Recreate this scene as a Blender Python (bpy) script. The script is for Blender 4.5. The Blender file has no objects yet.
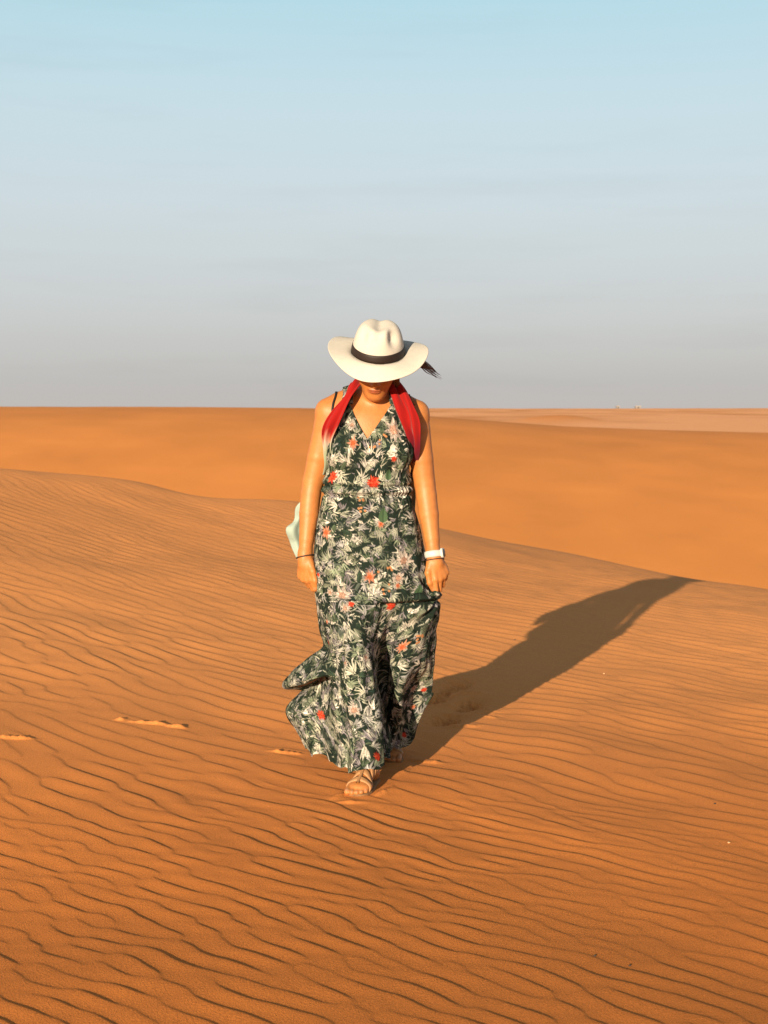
import bpy, bmesh, math
import numpy as np
from mathutils import Vector

R = math.radians
scene = bpy.context.scene
COL = scene.collection

# ---------------------------------------------------------------- camera
F = 1340.0                       # focal length in pixels of the 768 x 1024 frame
CZ = 1.35
PITCH = math.atan(104 / F)
cam_d = bpy.data.cameras.new('camera')
cam_d.sensor_fit = 'VERTICAL'
cam_d.sensor_height = 24.0
cam_d.lens = 24.0 * F / 1024
cam_d.clip_start = 0.05
cam_d.clip_end = 20000
cam = bpy.data.objects.new('camera', cam_d)
cam.location = (0, 0, CZ)
cam.rotation_euler = (math.pi / 2 - PITCH, 0, 0)
COL.objects.link(cam)
scene.camera = cam
cam_d.dof.use_dof = True
cam_d.dof.focus_distance = 4.9
cam_d.dof.aperture_fstop = 5.6

# ---------------------------------------------------------------- light, sky, exposure
SUN_AZ, SUN_EL = R(21.2), R(12.6)        # the light travels towards +Y, a little to +X
world = bpy.data.worlds.new('World')
scene.world = world
world.use_nodes = True
wn = world.node_tree.nodes
wl = world.node_tree.links
for n in list(wn):
    wn.remove(n)
w_out = wn.new('ShaderNodeOutputWorld')
w_bg = wn.new('ShaderNodeBackground')
w_bg.inputs['Strength'].default_value = 0.1
sky = wn.new('ShaderNodeTexSky')
sky.sky_type = 'NISHITA'
sky.sun_disc = False
sky.sun_elevation = SUN_EL
sky.sun_rotation = math.pi + SUN_AZ
sky.dust_density = 3.0
sky.air_density = 1.0
# dust-laden air: the sky colour runs from warm grey at the horizon to pale blue above
w_tc = wn.new('ShaderNodeTexCoord')
w_sep = wn.new('ShaderNodeSeparateXYZ')
wl.new(w_tc.outputs['Generated'], w_sep.inputs[0])
w_ramp = wn.new('ShaderNodeValToRGB')
stops = [(0.000, (.555, .520, .495)), (0.018, (.540, .525, .515)), (0.080, (.590, .612, .625)),
         (0.150, (.605, .682, .718)), (0.215, (.570, .710, .765)), (0.285, (.465, .700, .780)),
         (0.55, (.185, .235, .275)), (1.0, (.085, .105, .13))]
cr = w_ramp.color_ramp
while len(cr.elements) < len(stops):
    cr.elements.new(0.5)
for e, (p_, c_) in zip(cr.elements, stops):
    e.position = p_
    e.color = (*c_, 1)
wl.new(w_sep.outputs['Z'], w_ramp.inputs[0])
w_sc = wn.new('ShaderNodeVectorMath'); w_sc.operation = 'SCALE'
w_sc.inputs['Scale'].default_value = 5.6
wl.new(w_ramp.outputs[0], w_sc.inputs[0])
# thin stratus streaks
w_map = wn.new('ShaderNodeMapping')
w_map.inputs['Scale'].default_value = (3.0, 3.0, 26.0)
wl.new(w_tc.outputs['Generated'], w_map.inputs[0])
w_no = wn.new('ShaderNodeTexNoise')
w_no.inputs['Scale'].default_value = 1.6
w_no.inputs['Detail'].default_value = 7.0
w_no.inputs['Roughness'].default_value = 0.55
wl.new(w_map.outputs[0], w_no.inputs['Vector'])
w_mr = wn.new('ShaderNodeMapRange')
w_mr.inputs['From Min'].default_value = 0.52
w_mr.inputs['From Max'].default_value = 0.75
w_mr.inputs['To Min'].default_value = 1.01
w_mr.inputs['To Max'].default_value = 0.955
wl.new(w_no.outputs[0], w_mr.inputs[0])
w_sc2 = wn.new('ShaderNodeVectorMath'); w_sc2.operation = 'SCALE'
wl.new(w_sc.outputs[0], w_sc2.inputs[0])
wl.new(w_mr.outputs[0], w_sc2.inputs['Scale'])
w_mix = wn.new('ShaderNodeMix'); w_mix.data_type = 'RGBA'
w_mix.inputs['Factor'].default_value = 0.9
wl.new(sky.outputs[0], w_mix.inputs['A'])
wl.new(w_sc2.outputs[0], w_mix.inputs['B'])
wl.new(w_mix.outputs['Result'], w_bg.inputs['Color'])
wl.new(w_bg.outputs[0], w_out.inputs['Surface'])

sun_d = bpy.data.lights.new('sun', 'SUN')
sun_d.energy = 5.0
sun_d.angle = R(0.53)
sun_d.color = (1.0, 0.82, 0.58)
sun = bpy.data.objects.new('sun', sun_d)
to_light = Vector((-math.sin(SUN_AZ) * math.cos(SUN_EL), -math.cos(SUN_AZ) * math.cos(SUN_EL), math.sin(SUN_EL)))
sun.rotation_euler = to_light.to_track_quat('Z', 'Y').to_euler()
COL.objects.link(sun)

scene.view_settings.view_transform = 'Standard'
scene.view_settings.look = 'None'
scene.view_settings.exposure = 0.88
scene.view_settings.gamma = 1.0
scene.view_settings.use_curve_mapping = False
scene.cycles.use_denoising = True
scene.cycles.max_bounces = 6

# ---------------------------------------------------------------- helpers
rng = np.random.default_rng(7)


def at(px, py, Y):
    """world point at depth Y for a place measured on the photograph"""
    u = (px - 384) / F
    v = (512 - py) / F
    dy = math.cos(PITCH) + v * math.sin(PITCH)
    dz = -math.sin(PITCH) + v * math.cos(PITCH)
    return np.array([u / dy * Y, Y, CZ + dz / dy * Y])


def sstep(a, b, x):
    t = np.clip((x - a) / (b - a), 0, 1)
    return t * t * (3 - 2 * t)


_lat = rng.random((256, 256))


def vnoise(x, y):
    xi = np.floor(x).astype(np.int64); yi = np.floor(y).astype(np.int64)
    fx = x - xi; fy = y - yi
    fx = fx * fx * (3 - 2 * fx); fy = fy * fy * (3 - 2 * fy)
    g = lambda a, b: _lat[a % 256, b % 256]
    return ((g(xi, yi) * (1 - fx) + g(xi + 1, yi) * fx) * (1 - fy)
            + (g(xi, yi + 1) * (1 - fx) + g(xi + 1, yi + 1) * fx) * fy) * 2 - 1


def fbm(x, y, n=4):
    r = 0; a = 1.0
    for i in range(n):
        r = r + a * vnoise(x + 17.3 * i, y + 9.1 * i)
        x = x * 2.03; y = y * 2.03; a *= .5
    return r


def new_mesh(name, verts, faces, mat=None, parent=None, smooth=True, colors=None):
    verts = np.asarray(verts, dtype=np.float32).reshape(-1, 3)
    me = bpy.data.meshes.new(name)
    if isinstance(faces, np.ndarray):
        nf, k = faces.shape
        me.vertices.add(len(verts))
        me.vertices.foreach_set('co', verts.ravel())
        me.loops.add(nf * k)
        me.loops.foreach_set('vertex_index', faces.astype(np.int32).ravel())
        me.polygons.add(nf)
        me.polygons.foreach_set('loop_start', np.arange(0, nf * k, k, dtype=np.int32))
        me.update(calc_edges=True)
        me.validate()
    else:
        me.from_pydata(verts.tolist(), [], faces)
        me.update()
    if smooth:
        me.polygons.foreach_set('use_smooth', np.ones(len(me.polygons), dtype=bool))
    if colors is not None:
        at_ = me.color_attributes.new('tint', 'FLOAT_COLOR', 'POINT')
        c = np.ones((len(verts), 4), dtype=np.float32)
        c[:, :3] = colors
        at_.data.foreach_set('color', c.ravel())
    o = bpy.data.objects.new(name, me)
    COL.objects.link(o)
    if mat:
        me.materials.append(mat)
    if parent:
        o.parent = parent
        o.matrix_parent_inverse = parent.matrix_world.inverted()
    return o


def recentre(o, origin):
    """give a mesh object an origin at its own place"""
    off = Vector(origin)
    me = o.data
    co = np.empty(len(me.vertices) * 3, dtype=np.float32)
    me.vertices.foreach_get('co', co)
    co = co.reshape(-1, 3) - np.array(off, dtype=np.float32)
    me.vertices.foreach_set('co', co.ravel())
    me.update()
    o.location = off


def grid_faces(nr, nc, wrap=False, flip=False):
    r = np.arange(nr - 1)[:, None]
    c = np.arange(nc if wrap else nc - 1)[None, :]
    c2 = (c + 1) % nc
    a = r * nc + c; b = r * nc + c2; d = (r + 1) * nc + c2; e = (r + 1) * nc + c
    f = np.stack([a + 0 * c, b + 0 * r, d + 0 * r, e + 0 * c], -1).reshape(-1, 4)
    return f[:, ::-1].copy() if flip else f


def material(name, color=(.5, .5, .5), rough=.8, spec=.3, attr=False, bump=None, vary=0.0, vscale=20.0,
             sheen=0.0, sss=0.0):
    m = bpy.data.materials.new(name)
    m.use_nodes = True
    nt = m.node_tree
    b = nt.nodes['Principled BSDF']
    b.inputs['Roughness'].default_value = rough
    b.inputs['Specular IOR Level'].default_value = spec
    b.inputs['Base Color'].default_value = (*color, 1)
    tc = nt.nodes.new('ShaderNodeTexCoord')
    src = None
    if attr:
        a = nt.nodes.new('ShaderNodeVertexColor'); a.layer_name = 'tint'
        src = a.outputs[0]
    if vary:
        no = nt.nodes.new('ShaderNodeTexNoise')
        no.inputs['Scale'].default_value = vscale
        no.inputs['Detail'].default_value = 6
        nt.links.new(tc.outputs['Object'], no.inputs['Vector'])
        mr = nt.nodes.new('ShaderNodeMapRange')
        mr.inputs['From Min'].default_value = .3; mr.inputs['From Max'].default_value = .7
        mr.inputs['To Min'].default_value = 1 - vary; mr.inputs['To Max'].default_value = 1 + vary
        nt.links.new(no.outputs[0], mr.inputs[0])
        sc = nt.nodes.new('ShaderNodeVectorMath'); sc.operation = 'SCALE'
        if src:
            nt.links.new(src, sc.inputs[0])
        else:
            sc.inputs[0].default_value = color
        nt.links.new(mr.outputs[0], sc.inputs['Scale'])
        src = sc.outputs[0]
    if src:
        nt.links.new(src, b.inputs['Base Color'])
    if bump:
        strength, scale, dist = bump
        no = nt.nodes.new('ShaderNodeTexNoise')
        no.inputs['Scale'].default_value = scale
        no.inputs['Detail'].default_value = 5
        nt.links.new(tc.outputs['Object'], no.inputs['Vector'])
        bp = nt.nodes.new('ShaderNodeBump')
        bp.inputs['Strength'].default_value = strength
        bp.inputs['Distance'].default_value = dist
        nt.links.new(no.outputs[0], bp.inputs['Height'])
        nt.links.new(bp.outputs[0], b.inputs['Normal'])
    if sheen:
        b.inputs['Sheen Weight'].default_value = sheen
    if sss:
        b.inputs['Subsurface Weight'].default_value = sss
        b.inputs['Subsurface Radius'].default_value = (.012, .005, .003)
        b.inputs['Subsurface Scale'].default_value = 1.0
    return m


# ---------------------------------------------------------------- terrain
XC = np.array([-14, -7, -5, -3.75, -2.6, -1.84, -.87, .55, 1.44, 2.03, 2.49, 2.86, 3.43, 4.3, 6, 9.])
YC = np.array([9.0, 11.4, 12.38, 13.62, 14.18, 13.83, 14.48, 14.41, 14.49, 14.55, 13.78, 12.98, 12.56, 7.3, 3.5, -3.0])
# crest of the near dune, softened
_xs = np.linspace(-30, 20, 2001)
_yc = np.interp(_xs, XC, YC)
_ker = np.exp(-np.linspace(-3, 3, 41) ** 2 / 2); _ker /= _ker.sum()
_yc = np.convolve(np.pad(_yc, 20, mode='edge'), _ker, mode='valid')


def dune(x, y):
    q = np.maximum(-0.4 * x + 0.2 * (y - 5), 0)
    q = np.where(q > 3, 3 + 1.5 * np.tanh((q - 3) / 1.5), q)
    b = 0.08 * q * q
    yc = np.interp(x, _xs, _yc)
    c = 1 - .42 * sstep(-1, 2.5, x)
    w = .35 + .95 * sstep(-1, 2.5, x)
    d = (y - yc) * c
    return b - .25 * (d + np.sqrt(d * d + w * w)), d


# ridge line of the far dune, as x at Y = 75 and height
RX = (np.array([-900, -100, 0, 150, 300, 384, 434, 500, 562, 650, 768, 900, 1600]) - 384) * 75 / F
RZ = CZ - (np.array([402, 404, 405.5, 406, 408, 412, 417, 422, 426.5, 430, 433, 436, 440]) - 408) * 75 / F


def far_ground(x, y):
    u = x * 75 / np.maximum(y, 75)
    ridge = np.interp(u, RX, RZ)
    ridge = ridge + .08 * vnoise(x * .05, y * .03)
    ridge = ridge + .05 * fbm(x * .06 + 3, y * .09, 3) * sstep(74, 50, y)
    up = sstep(18, 78, y + 2.2 * vnoise(x * .045 + 3, y * .02))
    front = -6.5 + (ridge + 6.5) * up
    back = ridge - .02 * np.maximum(y - 76, 0)
    plain = -.9 + (y - 76) * 0.00135 + .42 * fbm(x * .012 + 5, y * .008, 4) * sstep(90, 200, y)
    plain = np.where(y > 1400, plain - (y - 1400) * .02, plain)
    # little orange dune far out on the plain
    dx = (x - 26.0) / 6.0; dy = (y - 200) / 16.0
    plain = plain + 1.15 * np.exp(-(dx * dx) ** 1.2 - dy * dy)
    return np.where(y < 76, front, np.maximum(back, plain))


# wind ripples: a narrow band of waves, so crests wander, fork and die out like real ones
def band(lam, spread_k, spread_a, n=36):
    th_ = np.radians(49 + rng.normal(0, spread_a, n))
    k_ = 2 * np.pi / (lam * np.exp(rng.normal(0, spread_k, n)))
    return k_ * np.cos(th_), k_ * np.sin(th_), rng.random(n) * 6.283, rng.random(n) * .6 + .7


FINE = band(.076, .13, 10)
COARSE = band(.122, .12, 9)


def ripples(x, y):
    wx = x + .065 * vnoise(x * 1.1, y * 1.1) + .016 * vnoise(x * 3.3 + 4, y * 3.3)
    wy = y + .065 * vnoise(x * 1.1 + 40, y * 1.1 + 7) + .016 * vnoise(x * 3.3 + 14, y * 3.3)
    r = np.hypot(x, y)
    mixw = np.clip(sstep(3.1, 5.6, r) + .28 * vnoise(x * .8 + 11, y * .8 + 2) + .22 * sstep(.4, -1.4, x) * sstep(5.0, 3.0, y), .04, .96)
    re = np.zeros_like(x); im = np.zeros_like(x)
    for (kxs, kys, phs, ams), wgt in ((FINE, 1 - mixw), (COARSE, mixw)):
        nrm_ = math.sqrt((ams ** 2).sum())
        for kx, ky, ph, a in zip(kxs, kys, phs, ams):
            f = kx * wx + ky * wy + ph
            re += wgt * (a / nrm_) * np.cos(f); im += wgt * (a / nrm_) * np.sin(f)
    amp = np.clip(np.hypot(re, im) / np.hypot(mixw, 1 - mixw), 0, 1.4)
    t = (np.arctan2(im, re) / (2 * np.pi)) % 1.0
    # gentle windward rise, steep lee side
    k = .85
    p = np.where(t < k, .5 - .5 * np.cos(np.pi * (t / k) ** 1.15), .5 + .5 * np.cos(np.pi * (t - k) / (1 - k)))
    patch = .80 + .36 * vnoise(x * .7 + 3, y * .7) + .16 * vnoise(x * 2.1, y * 2.1 + 8)
    return (p - .45) * (.25 + .75 * amp) * np.clip(patch, .22, 1.2) * (.0018 + .0029 * mixw)


GROUND_MARKS = []      # (x, y, along_x, along_y, half length, half width, height)


def mark(px, py, ang, hl, hw, h):
    a = at(px, py, 1.0)
    t = -CZ / (a[2] - CZ)
    GROUND_MARKS.append((a[0] * t, t, math.cos(ang), math.sin(ang), hl, hw, h))


# footprints behind her
for px, py in ((457, 682), (436, 694), (447, 716), (470, 700)):
    mark(px, py, R(70), .15, .065, -.034)
    mark(px + 4, py + 7, R(10), .12, .035, .010)
for px, py in ((487, 712), (425, 757)):
    mark(px, py, R(-30), .07, .022, .006)
# sand pushed up round the planted sandal
for px, py, a_, l_, w_ in ((338, 797, 60, .05, .016), (384, 792, 60, .05, .015), (352, 803, 0, .05, .015), (404, 770, 70, .05, .014)):
    mark(px, py, R(a_), l_, w_, .005)
# kicked-up ridges that catch the sun, left of her
mark(14, 748, R(-2), .075, .016, .012)
mark(150, 729, R(-8), .09, .013, .010)
mark(176, 731, R(-8), .04, .016, .011)
mark(122, 727, R(10), .03, .014, .008)
mark(285, 750, R(-15), .06, .014, .009)
FEET = [(-.075, 4.76), (.015, 5.15)]


G0 = 0.0


def ground(x, y, with_ripples=True):
    near, d = dune(x, y)
    near = near + .014 * np.maximum(4.5 - np.maximum(y, 0), 0) ** 2 * (.35 + .65 * sstep(1.2, -1.0, x))
    cu, cv = x * .66 + y * .75, -x * .75 + y * .66
    near = near + (.005 * fbm(cu * 2.0 + 6, cv * .8, 2)) * sstep(22, 10, y)
    near = near - G0 + .022 * fbm(x * .55, y * .55, 3) * sstep(30, 8, y)
    if with_ripples:
        fade = sstep(26, 12, np.hypot(x, y)) * sstep(.3, -1.6, d)
        calm = np.ones_like(x)
        for mx, my, ca, sa, hl, hw, h in GROUND_MARKS:
            dx, dy = x - mx, y - my
            e = ((dx * ca + dy * sa) / hl) ** 2 + ((-dx * sa + dy * ca) / hw) ** 2
            calm = calm * (1 - .8 * np.exp(-e))
        near = near + ripples(x, y) * fade * calm
        for mx, my, ca, sa, hl, hw, h in GROUND_MARKS:
            dx, dy = x - mx, y - my
            e = ((dx * ca + dy * sa) / hl) ** 2 + ((-dx * sa + dy * ca) / hw) ** 2
            near = near + h * np.exp(-e ** 1.5) * (1 + .5 * vnoise(x * 45, y * 30) + .3 * vnoise(x * 110 + 3, y * 90))
    z = np.where(y < 18, near, -1e3)
    far = far_ground(x, y)
    m = np.maximum(near, far)
    return np.where(y < 6, near, m)


def ground1(x, y, rip=False):
    return float(ground(np.array([x]), np.array([y]), rip)[0])


G0 = ground1(-.07, 4.72)

th = np.concatenate([np.linspace(-180, -24, 80)[:-1], np.arange(-24, 24, .052), np.linspace(24, 180, 80)[:-1]])
th = np.radians(th)
rad = [0.05, .2, .5, .8, 1.1, 1.4]
r_ = 1.7
while r_ < 2600:
    rad.append(r_)
    r_ *= 1.0017 if r_ < 26 else 1.011
rad = np.array(rad)
TX = rad[:, None] * np.sin(th)[None, :]
TY = rad[:, None] * np.cos(th)[None, :]
TZ = ground(TX, TY)
# colour of the sand: deep orange dunes, paler stony plain far out
plain_f = sstep(78, 130, TY) * (1 - .9 * np.exp(-(((TX - 26) / 6.5) ** 2) - ((TY - 198) / 18) ** 2))
plain_f = np.clip(plain_f + (.65 * fbm(TX * .05, TY * .012, 4) - .16) * plain_f, 0, 1)
wind = fbm(TX * .35 + 2, TY * .35, 4)
c_dune = np.array([.55, .182, .054]); c_plain = np.array([.86, .39, .17])
far_f = sstep(16, 24, TY)[..., None]
rise = sstep(2.8, 8.0, TY)[..., None]
c_near = np.array([.57, .180, .038]) * (1 - rise) + np.array([.73, .288, .090]) * rise
tint = (c_near * (1 - far_f) + np.array([.60, .222, .056]) * far_f) * (1 + .06 * wind + (.025 * fbm(TX * .09 + 9, TY * .05, 3) + .02 * fbm(TX * .22 + 4, TY * .8, 3)) * far_f[..., 0])[..., None]
tint = tint * (1 - plain_f)[..., None] + c_plain * plain_f[..., None]
tint = np.clip(tint, 0, 1)

m_sand = material('sand', rough=.95, spec=.12, attr=True, vary=.28, vscale=330.0, bump=(.45, 260.0, .004))
sand = new_mesh('sand', np.stack([TX, TY, TZ], -1), grid_faces(len(rad), len(th), True, True), m_sand,
                colors=tint.reshape(-1, 3))
sand['kind'] = 'structure'
del TX, TY, TZ, tint, plain_f, wind

# ---------------------------------------------------------------- implicit surfaces for the body
def nrm(v):
    v = np.asarray(v, float)
    return v / np.linalg.norm(v)


class Cone:
    """capsule whose radius runs from ra to rb; flat squeezes it along an axis"""
    def __init__(s, a, b, ra, rb, k=.02):
        s.a = np.asarray(a, float); s.b = np.asarray(b, float); s.ra = ra; s.rb = rb; s.k = k

    def box(s):
        r = max(s.ra, s.rb)
        return np.minimum(s.a, s.b) - r, np.maximum(s.a, s.b) + r

    def d(s, x, y, z):
        ab = s.b - s.a
        px, py, pz = x - s.a[0], y - s.a[1], z - s.a[2]
        t = np.clip((px * ab[0] + py * ab[1] + pz * ab[2]) / max(ab @ ab, 1e-12), 0, 1)
        return np.sqrt((px - t * ab[0]) ** 2 + (py - t * ab[1]) ** 2 + (pz - t * ab[2]) ** 2) - (s.ra + (s.rb - s.ra) * t)


class Limb:
    """a chain of tapering bones with one skin over them"""
    def __init__(s, pts, radii, k=.02):
        s.c = [Cone(a, b, r0, r1) for a, b, r0, r1 in zip(pts[:-1], pts[1:], radii[:-1], radii[1:])]
        s.k = k

    def box(s):
        b = [c.box() for c in s.c]
        return np.min([x[0] for x in b], axis=0), np.max([x[1] for x in b], axis=0)

    def d(s, x, y, z):
        f = s.c[0].d(x, y, z)
        for c in s.c[1:]:
            f = blend(f, c.d(x, y, z), .004)
        return f


class Ell:
    """ellipsoid with its own axes (rows of m)"""
    def __init__(s, c, r, m=np.eye(3), k=.02, cut=False):
        s.c = np.asarray(c, float); s.r = np.asarray(r, float); s.m = np.asarray(m, float); s.k = k; s.cut = cut

    def box(s):
        e = np.abs(s.m.T) @ s.r
        return s.c - e, s.c + e

    def d(s, x, y, z):
        px, py, pz = x - s.c[0], y - s.c[1], z - s.c[2]
        q = [px * m[0] + py * m[1] + pz * m[2] for m in s.m]
        k0 = np.sqrt(sum((a / r) ** 2 for a, r in zip(q, s.r)))
        k1 = np.sqrt(sum((a / (r * r)) ** 2 for a, r in zip(q, s.r)))
        return np.where(k1 > 1e-9, k0 * (k0 - 1) / np.maximum(k1, 1e-9), -s.r.min())


def blend(a, b, k, cut=False):
    if cut:
        h = np.clip(.5 - .5 * (a + b) / k, 0, 1)
        return a + (-b - a) * h + k * h * (1 - h)
    h = np.clip(.5 + .5 * (a - b) / k, 0, 1)
    return a + (b - a) * h - k * h * (1 - h)


def field_at(prims, P):
    x, y, z = P[..., 0], P[..., 1], P[..., 2]
    f = np.full(x.shape, .2)
    for s in prims:
        f = blend(f, s.d(x, y, z), s.k, getattr(s, 'cut', False))
    return f


def surface(prims, lo, hi, h):
    """naive surface nets over the blended field"""
    lo = np.asarray(lo, float)
    n = np.ceil((np.asarray(hi) - lo) / h).astype(int) + 1
    ax = [(lo[i] + h * np.arange(n[i])).astype(np.float32) for i in range(3)]
    f = np.full(n, .06, dtype=np.float32)
    for s in prims:
        a, b = s.box()
        m = s.k + 3 * h
        i0 = np.clip(np.floor((a - m - lo) / h).astype(int), 0, n)
        i1 = np.clip(np.ceil((b + m - lo) / h).astype(int) + 1, 0, n)
        if (i1 <= i0).any():
            continue
        sl = tuple(slice(p, q) for p, q in zip(i0, i1))
        X = ax[0][sl[0]][:, None, None]; Y = ax[1][sl[1]][None, :, None]; Z = ax[2][sl[2]][None, None, :]
        f[sl] = blend(f[sl], s.d(X, Y, Z).astype(np.float32), s.k, getattr(s, 'cut', False))
    inside = f < 0
    cnt = np.zeros(n - 1, dtype=np.int8)
    for i in (0, 1):
        for j in (0, 1):
            for k in (0, 1):
                cnt += inside[i:n[0] - 1 + i, j:n[1] - 1 + j, k:n[2] - 1 + k]
    cells = np.argwhere((cnt > 0) & (cnt < 8))
    idx = -np.ones(n - 1, dtype=np.int32)
    idx[tuple(cells.T)] = np.arange(len(cells))
    acc = np.zeros((len(cells), 3)); num = np.zeros(len(cells))
    cor = [(i, j, k) for i in (0, 1) for j in (0, 1) for k in (0, 1)]
    val = {c: f[cells[:, 0] + c[0], cells[:, 1] + c[1], cells[:, 2] + c[2]] for c in cor}
    for c in cor:
        for a_ in range(3):
            if c[a_]:
                continue
            e = list(c); e[a_] = 1; e = tuple(e)
            va, vb = val[c], val[e]
            x = (va < 0) != (vb < 0)
            t = np.where(x, va / np.where(x, va - vb, 1), 0)
            p = np.zeros((len(cells), 3)) + np.array(c, float)
            p[:, a_] += t
            acc[x] += p[x]; num[x] += 1
    V = lo + h * (cells + acc / num[:, None])
    faces = []
    for a_ in range(3):
        b_, c_ = (a_ + 1) % 3, (a_ + 2) % 3
        sa = [slice(None)] * 3; sb = [slice(None)] * 3
        sa[a_] = slice(0, -1); sb[a_] = slice(1, None)
        A, B = inside[tuple(sa)], inside[tuple(sb)]
        e = np.argwhere(A != B)
        e = e[(e[:, b_] > 0) & (e[:, c_] > 0) & (e[:, b_] < n[b_] - 1) & (e[:, c_] < n[c_] - 1)]
        def cell(db, dc):
            q = e.copy(); q[:, b_] -= db; q[:, c_] -= dc
            return idx[tuple(q.T)]
        q = np.stack([cell(1, 1), cell(0, 1), cell(0, 0), cell(1, 0)], -1)
        rev = ~A[tuple(e.T)]
        q[rev] = q[rev][:, ::-1]
        faces.append(q)
    Fq = np.concatenate(faces)
    Fq = Fq[(Fq >= 0).all(1)]
    return V, Fq


# ---------------------------------------------------------------- the body
def frame(up, fwd):
    up = nrm(up); fwd = np.asarray(fwd, float); fwd = nrm(fwd - up * (fwd @ up))
    return np.cross(up, fwd) * -1, fwd, up          # right-hand side of the picture, forward, up


HEAD = at(376.5, 366, 4.915)
h_r, h_f, h_u = frame((.03, -.53, .85), (-.05, -.85, -.53))
if h_r[0] < 0:
    h_r = -h_r
HM = np.stack([h_r, h_f, h_u])


def hp(a, b, c):
    return HEAD + a * h_r + b * h_f + c * h_u


head_prims = [
    Ell(hp(0, -.012, .030), (.074, .092, .085), HM, .02),
    Ell(hp(0, .030, -.035), (.058, .060, .070), HM, .03),
    Ell(hp(0, .055, -.088), (.030, .028, .022), HM, .03),            # chin
    Ell(hp(.036, .050, -.020), (.024, .024, .026), HM, .02),         # cheeks
    Ell(hp(-.036, .050, -.020), (.024, .024, .026), HM, .02),
    Cone(hp(0, .083, .020), hp(0, .101, -.022), .008, .012, .012),   # nose
    Ell(hp(.011, .092, -.024), (.009, .010, .008), HM, .008),
    Ell(hp(-.011, .092, -.024), (.009, .010, .008), HM, .008),
    Ell(hp(.032, .086, .012), (.017, .014, .010), HM, .012, True),   # eye sockets
    Ell(hp(-.032, .086, .012), (.017, .014, .010), HM, .012, True),
    Ell(hp(.031, .071, .010), (.0125, .0125, .0125), HM, .003),
    Ell(hp(-.031, .071, .010), (.0125, .0125, .0125), HM, .003),
    Ell(hp(0, .087, -.048), (.023, .009, .0055), HM, .006),          # lips
    Ell(hp(0, .085, -.0585), (.019, .009, .0065), HM, .006),
    Ell(hp(0, .097, -.053), (.022, .006, .0012), HM, .003, True),
    Ell(hp(.074, -.012, -.005), (.009, .019, .030), HM, .008),       # ears
    Ell(hp(-.074, -.012, -.005), (.009, .019, .030), HM, .008),
]

NECK = at(371, 404, 5.0)
torso = [
    Ell(at(368, 440, 5.01), (.162, .100, .155), k=.03),
    Ell(at(368, 418, 5.02), (.150, .075, .070), k=.04),
    Cone(at(348, 402, 5.01), at(328, 411, 5.01), .042, .045, .04),
    Cone(at(394, 403, 5.01), at(416, 413, 5.01), .042, .045, .04),
    Ell(at(347, 452, 4.945), (.070, .058, .062), k=.04),             # bust
    Ell(at(391, 453, 4.945), (.070, .058, .062), k=.04),
    Ell(at(367.5, 484, 5.01), (.152, .098, .13), k=.05),
    Ell(at(367, 535, 5.02), (.165, .112, .12), k=.06),
]
neck = [Cone(NECK + np.array([0, .03, -.03]), hp(0, -.025, -.055),   .060, .056, .03),
        Cone(at(362, 397, 5.035), at(340, 402, 5.03), .034, .034, .03), Cone(at(383, 397, 5.035), at(404, 404, 5.03), .034, .034, .03),
        Cone(at(372, 410, 4.98), at(350, 410, 4.965), .014, .010, .02),   # collar bones
        Cone(at(374, 410, 4.98), at(396, 411, 4.965), .014, .010, .02)]


def finger(base, d0, bend_n, lens, flex, radii, k=.004):
    """bones of one finger: flexes towards bend_n joint by joint"""
    out = []
    p = np.asarray(base, float); d = nrm(d0); ang = 0
    ax_ = nrm(bend_n - d * (bend_n @ d))
    d_ref, n_ref = d, ax_
    for L, a, r0, r1 in zip(lens, flex, radii[:-1], radii[1:]):
        ang += a
        dd = d_ref * math.cos(ang) + n_ref * math.sin(ang)
        q = p + dd * L
        out.append(Cone(p, q, r0, r1, k))
        p = q
    return out, p


NAILS = []
JOINTS = []


def hand(wrist, down, across, flexes, thumb_pts, spread=.0):
    """across runs from the index side to the little finger, the palm faces n"""
    dn = nrm(down)
    ac = np.asarray(across, float); ac = nrm(ac - dn * (ac @ dn))
    n = np.cross(dn, ac)
    return dn, ac, n


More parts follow.
